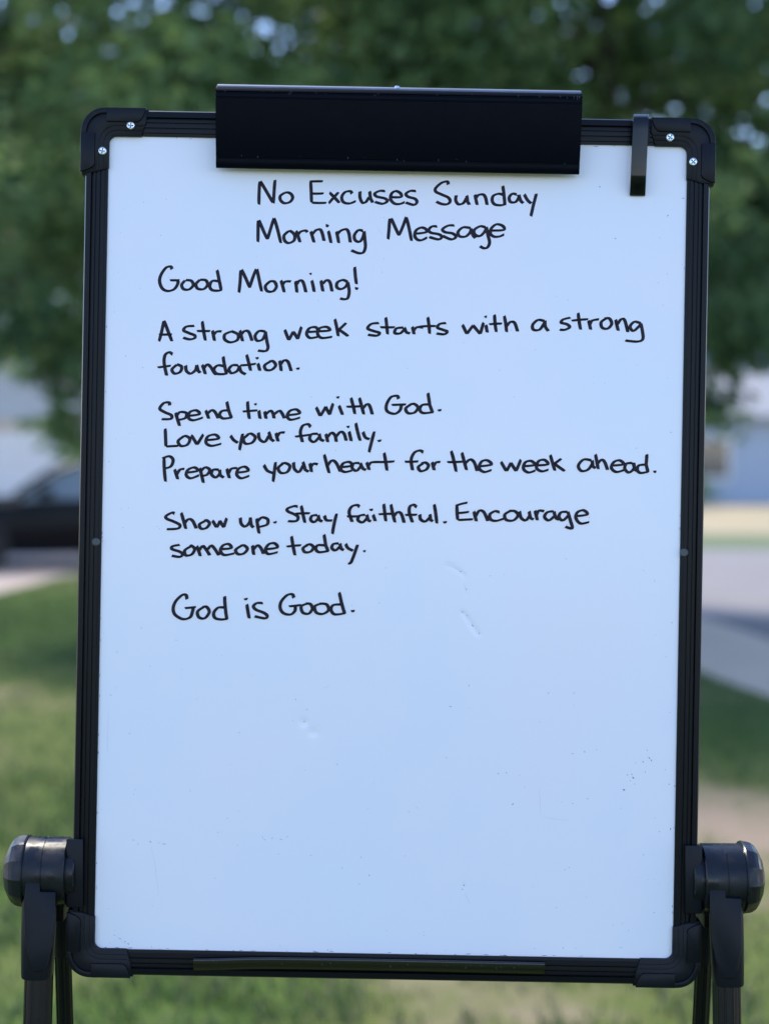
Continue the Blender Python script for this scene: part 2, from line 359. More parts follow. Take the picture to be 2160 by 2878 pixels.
# ------------------------------------------------------------------ houses across the street
def house(loc, W, Dp, h, rise, wall, label, feats, gable_front=True, trim=None):
    root = empty('house', loc); tag(root, label, 'house')
    mw = Mesh()
    if gable_front:
        out = [(-W / 2, 0), (W / 2, 0), (W / 2, h), (0, h + rise - .05), (-W / 2, h)]
        mw.loft([[(x, 0, z) for x, z in out], [(x, Dp, z) for x, z in out]])
    else: mw.box(-W / 2, W / 2, 0, Dp, 0, h)
    mw.obj('wall', wall, root)
    mr = Mesh(); e = .45
    if gable_front:
        for s in (-1, 1):
            sl = rise / (W / 2)
            a, b = (0, h + rise), (s * (W / 2 + e), h - e * sl)
            mr.loft([[(a[0], -e, a[1]), (b[0], -e, b[1]), (b[0], -e, b[1] + .18), (a[0], -e, a[1] + .2)], [(a[0], Dp + e, a[1]), (b[0], Dp + e, b[1]), (b[0], Dp + e, b[1] + .18), (a[0], Dp + e, a[1] + .2)]])
    else:
        for y0, y1 in ((-e, Dp / 2), (Dp + e, Dp / 2)):
            mr.loft([[(-W / 2 - e, y0, h), (-W / 2 - e, y1, h + rise), (-W / 2 - e, y1, h + rise + .2), (-W / 2 - e, y0, h + .18)], [(W / 2 + e, y0, h), (W / 2 + e, y1, h + rise), (W / 2 + e, y1, h + rise + .2), (W / 2 + e, y0, h + .18)]])
    mr.obj('roof', M['shingle'], root)
    if trim:
        mtm = Mesh().box(-W / 2 - .1, W / 2 + .1, -.12, -.004, trim[0], trim[1]); mtm.obj('trim_board', M['tan'], root)
    for kind, x0, x1, z0, z1 in feats:
        if kind == 'garage_door':
            md = Mesh()
            n = 4
            for k in range(n): md.box(x0, x1, -.07, -.003, z0 + (z1 - z0) * k / n + .012, z0 + (z1 - z0) * (k + 1) / n - .012)
            md.obj('garage_door', M['whitepaint'], root)
        else:
            mf = Mesh().box(x0 - .1, x1 + .1, -.06, -.003, z0 - .1, z1 + .1); fr = mf.obj('window', M['whitepaint'], root)
            Mesh().box(x0, x1, -.075, -.062, z0, z1).obj('pane', M['window'], fr)
    return root
pL = at(-60, 1400, 47)
house((pL.x, 47, LOW), 11, 9, 2.75, 1.9, M['siding'], 'pale grey house with tan trim over its white garage door, behind the black car', [('garage_door', -1.5, 3.3, 0.02, 2.15), ('window', -4.4, -3.0, 1.0, 2.1)], True, (2.2, 2.5))
pR = at(2190, 1400, 50)
house((pR.x, 50.5, LOW), 9, 9, 2.75, 2.2, M['bluesiding'], 'blue grey house with a grey shingle roof across the street on the right', [('window', -2.9, -1.6, 0.9, 2.1), ('garage_door', 0.3, 3.6, 0.02, 2.1)], False)

# ------------------------------------------------------------------ cars
def sedan(loc, rz, label, name='parked_car'):
    root = empty(name, loc, rz); tag(root, label, 'car')
    L = [-2.30, -2.22, -1.9, -1.2, -0.75, -0.2, 0.6, 1.25, 1.9, 2.2, 2.3]       # -x is the front
    zt = [.66, .78, .85, .93, .97, .99, 1.0, 1.02, 1.04, 1.0, .82]
    zb = [.40, .26, .22, .20, .20, .20, .20, .20, .24, .30, .45]
    wd = [.62, .78, .86, .89, .90, .90, .90, .89, .86, .80, .66]
    loops = []
    for x, t, b, q in zip(L, zt, zb, wd):
        mid = b + (t - b) * .55
        loops.append([(x, -q * .93, b), (x, -q, b + (t - b) * .3), (x, -q, mid), (x, -q * .96, t - .06), (x, -q * .82, t), (x, 0, t + .02), (x, q * .82, t), (x, q * .96, t - .06), (x, q, mid), (x, q, b + (t - b) * .3), (x, q * .93, b)])
    mb = Mesh().loft(loops); body = mb.obj('body', M['car'], root, 40)
    G = [(-0.95, .97, .0), (-0.5, 1.28, .55), (-.05, 1.50, 1), (.55, 1.56, 1), (1.1, 1.52, 1), (1.75, 1.32, .5), (2.05, 1.04, .0)]
    lp = []
    for x, t, k in G:
        wb, wt = .84, .84 - .17 * ((t - .93) / .5)
        base = .93 + .03 * (x + .85)
        lp.append([(x, -wb, base - .02), (x, -wt, t - .04 * k), (x, -wt + .09, t), (x, 0, t + .03 * k), (x, wt - .09, t), (x, wt, t - .04 * k), (x, wb, base - .02)])
    Mesh().loft(lp).obj('cabin_glass', M['glass'], root, 30)
    rp = []
    for x, t in ((-.2, 1.44), (.0, 1.53), (.55, 1.585), (1.1, 1.55), (1.4, 1.44)):
        wt = .84 - .17 * ((t - .93) / .5) + .012
        rp.append([(x, -wt, t - .08), (x, -wt + .08, t + .008), (x, 0, t + .036), (x, wt - .08, t + .008), (x, wt, t - .08), (x, 0, t - .02)])
    Mesh().loft(rp).obj('roof_panel', M['car'], root, 40)
    for s in (-1, 1):
        Mesh().tube([(-.96, s * .845, .97), (-.5, s * .74, 1.29), (-.07, s * .665, 1.49)], .028, 8).obj('pillar', M['car'], root)
        Mesh().tube([(.52, s * .845, .95), (.58, s * .645, 1.53)], .035, 8).obj('pillar', M['car'], root)
        for x in (-1.42, 1.36):
            wl = Mesh().lathe((x, s * .72, .33), (0, s, 0), [(0, .20), (0, .31), (.03, .33), (.15, .33), (.18, .31), (.18, .21), (.15, .20)], 28).obj('wheel', M['rubber'], root)
            Mesh().lathe((x, s * .72, .33), (0, s, 0), [(.02, .2), (.15, .205), (.17, .15), (.165, .05), (.17, .0)], 20).obj('rim', M['rim'], wl)
        Mesh().box(-.72, -.55, min(s * .86, s * 1.02), max(s * .86, s * 1.02), .96, 1.08).obj('wing_mirror', M['car'], root)
        bevel(Mesh().box(-2.27, -2.02, min(s * .55, s * .84), max(s * .55, s * .84), .60, .72).obj('headlight', M['lamp'], root), .02)
        bevel(Mesh().box(2.1, 2.305, min(s * .5, s * .82), max(s * .5, s * .82), .78, .92).obj('tail_light', M['tail'], root), .02)
    return root
pc = at(-115, 1600, 20.2)
sedan((pc.x + 1.42, 21.6, LOW + 0.012), R(16), 'black car parked on the concrete drive left of the whiteboard')
# dark low shrub by the far house
def shrub(loc, r_, seed, label):
    root = empty('shrub', loc); tag(root, label, 'shrub')
    rn = random.Random(seed); cl = [(rn.gauss(0, .35) * r_, rn.gauss(0, .35) * r_, r_ * rn.uniform(.25, .9), r_ * .45) for _ in range(14)]
    v, f, t = leaves(cl, 160, .06, seed, .2)
    link('crown', v, f, M['leaf'], root, attrs={'tint': t})
    ms = Mesh()
    for k in range(4): ms.tube([(0, 0, 0), (rn.uniform(-.3, .3) * r_, rn.uniform(-.3, .3) * r_, r_ * .7)], [.03, .01], 6)
    ms.obj('stem', M['bark'], root)
p = at(1950, 1392, 47); shrub((p.x, 47, LOW), .8, 3, 'dark rounded shrub at the corner of the blue grey house')

# ------------------------------------------------------------------ the whiteboard easel
easel = empty('whiteboard_easel', EASEL)
tag(easel, 'black framed whiteboard on a folding easel stand, covered in a handwritten morning message', 'whiteboard')
A0, A1, D0, D1 = -792, 831, -1042, 1241          # the white face, board pixels
# --- writing surface with real dents
dents = []
def dent(px, py, r_, dep):
    a, d = ad(px, py); dents.append((a, d, r_, dep))
for i in range(7): dent(1256 + 8 * i, 1586 + 3.2 * i + .5 * i * i * .7, 7, -.00022)
for i in range(5): dent(1303 + 2 * i, 1615 + 14 * i, 7, -.00018)
for i in range(8): dent(1301 + 6 * i, 1722 + 8.6 * i, 8, -.00035)
dent(855, 2030, 13, -.0007); dent(880, 2058, 14, -.0006); dent(1304, 2490, 13, -.0004); dent(1190, 640, 20, -.0002); dent(900, 880, 26, -.0002)
def lines(lo, hi, cs, fine, coarse, win):
    s = set(np.arange(lo, hi, coarse).tolist() + [hi])
    for c in cs: s |= set(np.round(np.arange(c - win, c + win, fine) / fine) * fine)
    v = sorted(q for q in s if lo <= q <= hi); out = [v[0]]
    for q in v[1:]:
        if q - out[-1] > fine * .5: out.append(q)
    out[-1] = hi
    return out
us = lines(A0 - 8, A1 + 8, [q[0] for q in dents], 3.0, 60, 24); vs = lines(D0 - 8, D1 + 8, [q[1] for q in dents], 3.0, 60, 24)
UU, VV = np.meshgrid(us, vs); Z = np.zeros_like(UU)
for a, d, r_, dep in dents: Z += dep * np.exp(-((UU - a) ** 2 + (VV - d) ** 2) / (r_ * r_))
V = [B(UU[i, j], VV[i, j], Z[i, j]) for i in range(len(vs)) for j in range(len(us))]
nu = len(us)
F = [(i * nu + j, (i + 1) * nu + j, (i + 1) * nu + j + 1, i * nu + j + 1) for i in range(len(vs) - 1) for j in range(nu - 1)]
board = link('writing_surface', V, F, M['board'], easel, True)
def bprism(name, poly, c0, c1, material, parent=easel, bev=0, inset=None, fn=B):
    mb = Mesh().prism([fn(x, y, c0) for x, y in poly], [fn(x, y, c1) for x, y in poly])
    o = mb.obj(name, material, parent)
    return bevel(o, bev) if bev else o
bprism('backing_panel', [(A0 - 8, D0 - 8), (A1 + 8, D0 - 8), (A1 + 8, D1 + 8), (A0 - 8, D1 + 8)], -.012, -.0012, M['back'])
# --- frame rails: (offset outward in px, height in m)
PROF = [(0, -.012), (0, .0018), (8, .0022), (10, .0032), (20, .0034), (21, .0024), (23, .0024), (24, .0040), (34, .0042), (35, .0032), (37, .0032), (38, .0046), (45, .0046), (46, .0006), (51, .0006), (52, .0058), (68, .0050), (72, .0025), (72, -.014)]
def rail(p0, p1, out, sc=1.0):
    lp = []
    for p in (p0, p1): lp.append([B(p[0] + out[0] * q * sc, p[1] + out[1] * q * sc, c) for q, c in PROF])
    return Mesh().loft(lp).obj('frame_rail', M['alu'], easel, 20)
rail((A0 - 10, D0), (A1 + 10, D0), (0, -1)); rail((A0 - 10, D1), (A1 + 10, D1), (0, 1), .98)
rail((A0, D0 - 10), (A0, D1 + 10), (-1, 0), .88); rail((A1, D0 - 10), (A1, D1 + 10), (1, 0), .88)
M['dull'] = mat('dull_blackened_screw', (0.10, 0.105, 0.11), 0.5, metal=0.6)
def screw(pos, parent, r_=.0047, fn=B, m='steel'):
    c = fn(*pos); nrm = -FWD
    o = Mesh().lathe(c, nrm, [(-.001, r_), (.0008, r_), (.0016, r_ * .93), (.0021, r_ * .80), (.0021, r_ * .72), (.0012, r_ * .66), (.0010, .0001)], 24).obj('screw', M[m], parent, 50)
    x = nrm.orthogonal().normalized(); y = nrm.cross(x); ms = Mesh(); rot = rnd.uniform(0, 1)
    for k in range(4):
        a = rot + k * math.pi / 2; d = x * math.cos(a) + y * math.sin(a); e = nrm.cross(d)
        lo = [c + d * r_ * q + e * r_ * t for q, t in ((.06, -.06), (.60, -.17), (.60, .17), (.06, .06))]
        ms.prism([q + nrm * .0011 for q in lo], [q + nrm * .00165 for q in lo])
    ms.obj('cross_slot', M['slot'], o)
    return o
def corner(sx, sy, screws):
    ox, oy = (A1 if sx > 0 else A0), (D1 if sy > 0 else D0)
    f = lambda p, q, c=0: B(ox + sx * p, oy + sy * q, c)
    def Lp(o, out=74, lx=(92, 112), ly=(92, 112)):
        pts = [(-lx[0], o), (-22, o)]
        pts += [(-22 + (22 + o) * math.cos(t), -22 + (22 + o) * math.sin(t)) for t in np.linspace(math.pi / 2, 0, 9)[1:-1]]
        pts += [(o, -22), (o, -ly[0]), (out * .45, -(ly[0] + ly[1]) / 2 - 3), (out, -ly[1])]
        r_ = out - 8
        pts += [(8 + r_ * math.cos(t), 8 + r_ * math.sin(t)) for t in np.linspace(0, math.pi / 2, 13)]
        pts += [(-lx[1], out), (-(lx[0] + lx[1]) / 2 - 3, out * .45)]
        return pts
    base = Mesh().prism([f(p, q, -.016) for p, q in Lp(-2)], [f(p, q, .0052) for p, q in Lp(-2)]).obj('corner_bracket', M['plastic'], easel); bevel(base, .0008)
    def layer(poly, c0, c1, nm):
        return bevel(Mesh().prism([f(p, q, c0) for p, q in poly], [f(p, q, c1) for p, q in poly]).obj(nm, M['plastic'], base), .0005)
    layer(Lp(12, 72, (95, 108), (95, 108)), .0045, .0060, 'stepped_band'); layer(Lp(25, 70, (97, 106), (97, 106)), .0055, .0068, 'stepped_band')
    layer([(4, 36), (4, 75), (-106, 75), (-98, 52), (-92, 42), (-84, 36)], .006, .0098, 'raised_pad')
    layer([(36, 4), (75, 4), (75, -106), (52, -98), (42, -92), (36, -84)], .006, .0098, 'raised_pad')
    rim = [(75, 4), (75, 8)] + [(8 + 67 * math.cos(t), 8 + 67 * math.sin(t)) for t in np.linspace(0, math.pi / 2, 13)[1:-1]] + [(8, 75), (4, 75), (4, 60), (8, 60)] + [(8 + 52 * math.cos(t), 8 + 52 * math.sin(t)) for t in np.linspace(math.pi / 2, 0, 13)[1:-1]] + [(60, 8), (60, 4)]
    layer(rim, .006, .0092, 'corner_lip')
    for p, q in screws: screw((p, q, .0064), base, fn=f)
corner(-1, -1, ((-63, 27), (15, -46))); corner(1, -1, ((-52, 21), (14, -46)))
corner(-1, 1, ()); corner(1, 1, ())
for px, py in ((272, 1523), (1919, 1553)):
    a, d = ad(px, py); s = screw((a, d, .0035), easel, .0046, m='dull')
# --- paper clamp
W0, W1 = -486, 524
cp = [(-1160, .006), (-1176, .012), (-1187, .020), (-1190, .0255), (-1187.5, .0290), (-1182, .0318), (-1176, .0330), (-1172.5, .0318), (-1170.5, .0318), (-1169, .0330), (-1160, .0330), (-1158.5, .0320), (-1156.5, .0320), (-1155, .0328), (-1120, .0305), (-1060, .0262), (-1010, .0212), (-990, .0187), (-988.5, .0174), (-986, .0174), (-984.5, .0184), (-976, .0182), (-966, .0172), (-961, .0158), (-958, .0135), (-962, .0120), (-985, .0130), (-1010, .0155), (-1060, .0200), (-1110, .0240), (-1145, .0240), (-1150, .0180), (-1112, .0075)]
lp = []
for a, ins in ((W0, 3), (W0 + 2.5, 0), (W1 - 2.5, 0), (W1, 3)):
    dm = sum(q[0] for q in cp) / len(cp)
    lp.append([B(a, d * (DIST - c) / DIST, c) for d, c in cp])
clamp = Mesh().loft(lp).obj('paper_clamp', M['clamp'], easel, 38)
M['edge'] = mat('blue_grey_edge_highlight', (0.075, 0.095, 0.135), 0.35, spec=0.5, noise=(50, (0.11, 0.135, 0.18), 0.3))  # strip added along the clamp top, sky highlight painted into its colour
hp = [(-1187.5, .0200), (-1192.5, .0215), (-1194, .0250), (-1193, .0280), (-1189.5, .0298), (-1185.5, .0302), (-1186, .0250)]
Mesh().loft([[B(a, d * (DIST - c) / DIST, c) for d, c in hp] for a in (W0 + 3, W1 - 3)]).obj('top_edge_highlight', M['edge'], clamp, 60)
Mesh().lathe(P(1115, 248, .026), UPV, [(-.004, .0028), (.001, .0028), (.0022, .0022), (.0028, .0001)], 16).obj('pin', M['steel'], clamp, 40)
ms = Mesh()
rs = random.Random(8)
for k in range(34):                                # wear on the clamp's two long edges
    a = rs.uniform(W0 + 8, W1 - 8); top_ = rs.random() < .62
    d, c, l = (-1177 + rs.uniform(-4, 4), .0329, rs.uniform(2, 6)) if top_ else (-993 + rs.uniform(-8, 2), .0192, rs.uniform(2, 7))
    if rs.random() < .3 and top_: a = W1 - rs.uniform(5, 30)
    c += .0002
    dd = d * (DIST - c) / DIST
    ms.loft([[B(a, dd, c), B(a + 1.2, dd + rs.uniform(-1, 1), c), B(a + 1.4, dd + l, c - (0 if top_ else .0000)), B(a + .2, dd + l, c)]], caps=False); n_ = len(ms.v); ms.f.append((n_ - 4, n_ - 3, n_ - 2, n_ - 1))
ms.obj('scuff_marks', M['scuff'], clamp)['kind'] = 'stuff'
# --- small paper hook over the top rail
hk = [(-1112, -.020), (-1126, -.018), (-1131, -.010), (-1131.5, .004), (-1129, .012), (-1122, .0165), (-1098, .0175), (-1090, .0172), (-960, .0172), (-945, .0160), (-935, .0130), (-905, .0045), (-900, .0022), (-904, .0016), (-915, .0030), (-938, .0090), (-950, .0128), (-965, .0142), (-1090, .0142), (-1116, .0130), (-1121, .006), (-1121, -.010), (-1112, -.014)]
a_t, _ = ad(1800, 340); a_b, _ = ad(1790, 555)
lp = []
for e in (-1, 1):
    lp.append([B((a_t + (a_b - a_t) * (d + 1131) / 231 + e * 22) * (DIST - c) / DIST, d * (DIST - c) / DIST, c) for d, c in hk])
M['hook'] = mat('shiny_black_hook', (0.002, 0.0035, 0.006), 0.16, spec=0.32)
bevel(Mesh().loft(lp).obj('paper_hook', M['hook'], easel), .0009, 2, 40)
bprism('hook_slide', [(a_t - 27, -1114), (a_t + 20, -1114), (a_t + 20, -1046), (a_t - 27, -1046)], .003, .0095, M['plastic'], bev=.0006)
# --- shiny strip on the bottom rail
lp = []
for i in range(25):
    px = 545 + (1529 - 545) * i / 24
    sag = 7 * math.exp(-((px - 545) / 130) ** 2) - 1.5 * math.sin((px - 545) / 984 * 3.1)
    a = ad(px, 2697)[0]; d0 = 1255.5 + sag; l = []
    for q, c in ((0, .0109), (1, .0114), (5, .0117), (11, .0117), (17, .0114), (22, .0106), (29, .0086), (36, .0062), (39, .0050), (40, .0040), (26, .0055), (14, .0070), (2, .0060)):
        l.append(B(a * .996, (d0 + q) * .996 + (0 if i not in (0, 24) else 0), c))
    lp.append(l)
tray = Mesh().loft(lp).obj('magnetic_strip', M['tray'], easel, 50)
ms = Mesh()
for k in range(26):
    px = rs.uniform(550, 1520); a = ad(px, 2697)[0] * .996; d = (1255.5 + rs.uniform(4, 15)) * .996
    c = .0117; l = rs.uniform(1.5, 5); b0 = len(ms.v)
    ms.v += [B(a, d, c), B(a + 1.2, d, c), B(a + 1.5, d + l, c), B(a + .3, d + l, c)]; ms.f.append((b0, b0 + 1, b0 + 2, b0 + 3))
ms.obj('scuff_marks', M['scuff'], tray)['kind'] = 'stuff'

# --- stand: knobs, hinge barrels, sockets, legs
def stand(side, X):
    """X: photo pixels of the parts on this side; s = +1 when outward is to the right"""
    s = side; yc = X['yc']; cax = -.012
    ax = Vector((1, 0, 0)) * s
    def on_axis(px): return P(px, yc, 0) + FWD * (-cax)
    kk = K * .985
    c0 = on_axis(X['barrel'][0]); ln = abs(X['barrel'][1] - X['barrel'][0]) * K
    R0 = 96 * kk
    seam = abs(X['seam'] - X['barrel'][0]) * K
    bar = Mesh().lathe(c0, ax, [(0, R0 * .6), (0, R0 * .97), (.0012, R0), (seam - .0008, R0), (seam - .0003, R0 * .985), (seam + .0003, R0 * .985), (seam + .0008, R0), (ln - .001, R0), (ln, R0 * .97), (ln, R0 * .6)], 72).obj('hinge_barrel', M['gloss'], easel, 30)
    kl = abs(X['cap'][1] - X['cap'][0]) * K; Rk = 103 * kk
    def lobe(a, h):
        f = max(0, min(1, (h - .0015) / .003)); q = (a + math.pi / 12) % (math.pi / 6) - math.pi / 12
        return 1 + f * (math.cos(math.pi / 12) / math.cos(q) - 1) * 1.15
    pr = [(0, Rk * .7), (0, Rk * .985), (.0015, Rk), (kl * .25, Rk), (kl * .42, Rk * .965), (kl * .58, Rk * .90), (kl * .72, Rk * .79), (kl * .84, Rk * .66), (kl * .93, Rk * .50), (kl * .985, Rk * .34), (kl, Rk * .2), (kl, .0002)]
    Mesh().lathe(on_axis(X['cap'][0]), ax, pr, 96, lobe).obj('knob', M['gloss'], easel, 12)
    fl = abs(X['flange'][1] - X['flange'][0]) * K; Rf = 79 * kk
    p0 = on_axis(X['flange'][0])
    Mesh().lathe(p0, ax, [(0, Rf * .3), (0, Rf * .95), (.0012, Rf), (fl, Rf), (fl, Rf * .3)], 64).obj('hinge_flange', M['gloss'], easel, 30)
    x0, x1 = X['plate']
    mp = Mesh()
    for c_lo, c_hi in ((-.030, .0125),):
        poly = [(x0, yc - 96), (x1, yc - 96), (x1, yc + 96), (x0, yc + 96)]
        mp.prism([P(px, py, c_lo) for px, py in poly], [P(px, py, c_hi) for px, py in poly])
    bevel(mp.obj('mounting_plate', M['plastic'], easel), .0009)
    # front leg and its socket
    fx0, fx1, fy = X['tube']; rad = (fx1 - fx0) / 2 * K * .985
    top_p = P((fx0 + fx1) / 2, yc + 70, .004); lean = math.tan(R(7))
    def leg(tp, dirv, rad, nm):
        t = (tp.z) / -dirv.z; ft = tp + dirv * t
        lg = Mesh().tube([tp, tp + dirv * .06, ft - dirv * .02], [rad, rad, rad], 24).obj(nm, M['tube'], easel, 40)
        rb = Mesh()
        for k in range(10):
            a = 2 * math.pi * k / 10; u = Vector((math.cos(a), math.sin(a), 0)) * rad
            rb.tube([tp + dirv * .05 + u * .985, ft - dirv * .1 + u * .985], .0012, 6)
        rb.obj('rib', M['tube'], lg)
        Mesh().lathe(ft, (0, 0, 1), [(-.0, rad * 1.2), (.004, rad * 1.35), (.035, rad * 1.2), (.05, rad * 1.02)], 24).obj('rubber_foot', M['rubber'], lg)
        return lg, ft
    dv = Vector((s * .004, -lean, -1))
    lf, ff = leg(top_p, dv, rad, 'leg')
    sx0, sx1, sy0, sy1 = X['socket']
    mid = (sx0 + sx1) / 2; rs_ = (sx1 - sx0) / 2 * K * .985
    lpz = []
    for py, wq, dq in ((sy0, 1.0, .9), (sy0 + 60, 1.0, 1.0), (sy1 - 120, 1.0, 1.0), (sy1 - 5, .93, .94), (sy1, .90, .90)):
        c = P(mid, py, .004) + Vector((0, -lean * (py - sy0) * K, 0))
        lpz.append([c + Vector((math.copysign(abs(math.cos(t)) ** .7, math.cos(t)) * rs_ * wq, math.copysign(abs(math.sin(t)) ** .7, math.sin(t)) * rs_ * 1.02 * dq, 0)) for t in np.linspace(0, 2 * math.pi, 33)[:-1]])
    sk = Mesh().loft(lpz).obj('leg_socket', M['plastic'], easel, 40)
    poly = X['shield']; cf = .004 + rs_ * 1.02
    lean_c = lambda py: lean * max(0, (py - sy0)) * K
    def curve(px): return .0026 * (1 - ((px - mid) / ((sx1 - sx0) / 2)) ** 2)
    sh = Mesh().prism([P(px, py, cf - .010 + lean_c(py)) for px, py in poly], [P(px, py, cf + .0022 + lean_c(py)) for px, py in poly]).obj('shield', M['plastic'], sk)
    bevel(sh, .0011)
    # rear leg, folded back
    rx0, rx1 = X['rear']; mr = (rx0 + rx1) / 2
    tp = P(mr, yc + 60, -.055); dv2 = Vector((s * .012, .20, -1))
    rr = abs(rx1 - rx0) / 2 * K * 1.03
    leg(tp, dv2, rr, 'leg')
    c1, c2 = tp + dv2 * .01, tp + dv2 * .075
    bevel(Mesh().tube([c1, c1 + dv2 * .01, c2], [rr * 1.1, rr * 1.22, rr * 1.14], 20).obj('leg_socket', M['plastic'], easel), .0008, 2, 50)
    bevel(Mesh().box(c1.x - rr * 1.1, c1.x + rr * 1.1, c1.y - .035, c1.y + .012, c1.z - .012, c1.z + .032).obj('hinge_arm', M['plastic'], easel), .002)
    return ff
fL = stand(-1, dict(yc=2454, barrel=(191, 70), seam=128, cap=(75, 9), flange=(216, 176), plate=(187, 234), tube=(78, 156, 0), socket=(66, 159, 2480, 2731), rear=(150, 194),
    shield=[(72, 2473), (113, 2473), (113, 2506), (157, 2507), (156, 2600), (149, 2660), (136, 2705), (122, 2731), (93, 2731), (80, 2690), (69, 2620), (67, 2540)]))
fR = stand(1, dict(yc=2472, barrel=(1971, 2090), seam=2033, cap=(2085, 2147), flange=(1942, 1985), plate=(1924, 1972), tube=(1999, 2075, 0), socket=(1991, 2083, 2498, 2751), rear=(1963, 2007),
    shield=[(1992, 2490), (2037, 2490), (2037, 2523), (2082, 2526), (2082, 2660), (2074, 2720), (2060, 2751), (2033, 2751), (2010, 2700), (1997, 2640), (1993, 2560)]))
for yo, zo in ((-.075, .30),):
    Mesh().tube([(fL.x + .01, yo, zo), (fR.x - .01, yo, zo)], .010, 14).obj('cross_bar', M['tube'], easel, 40)

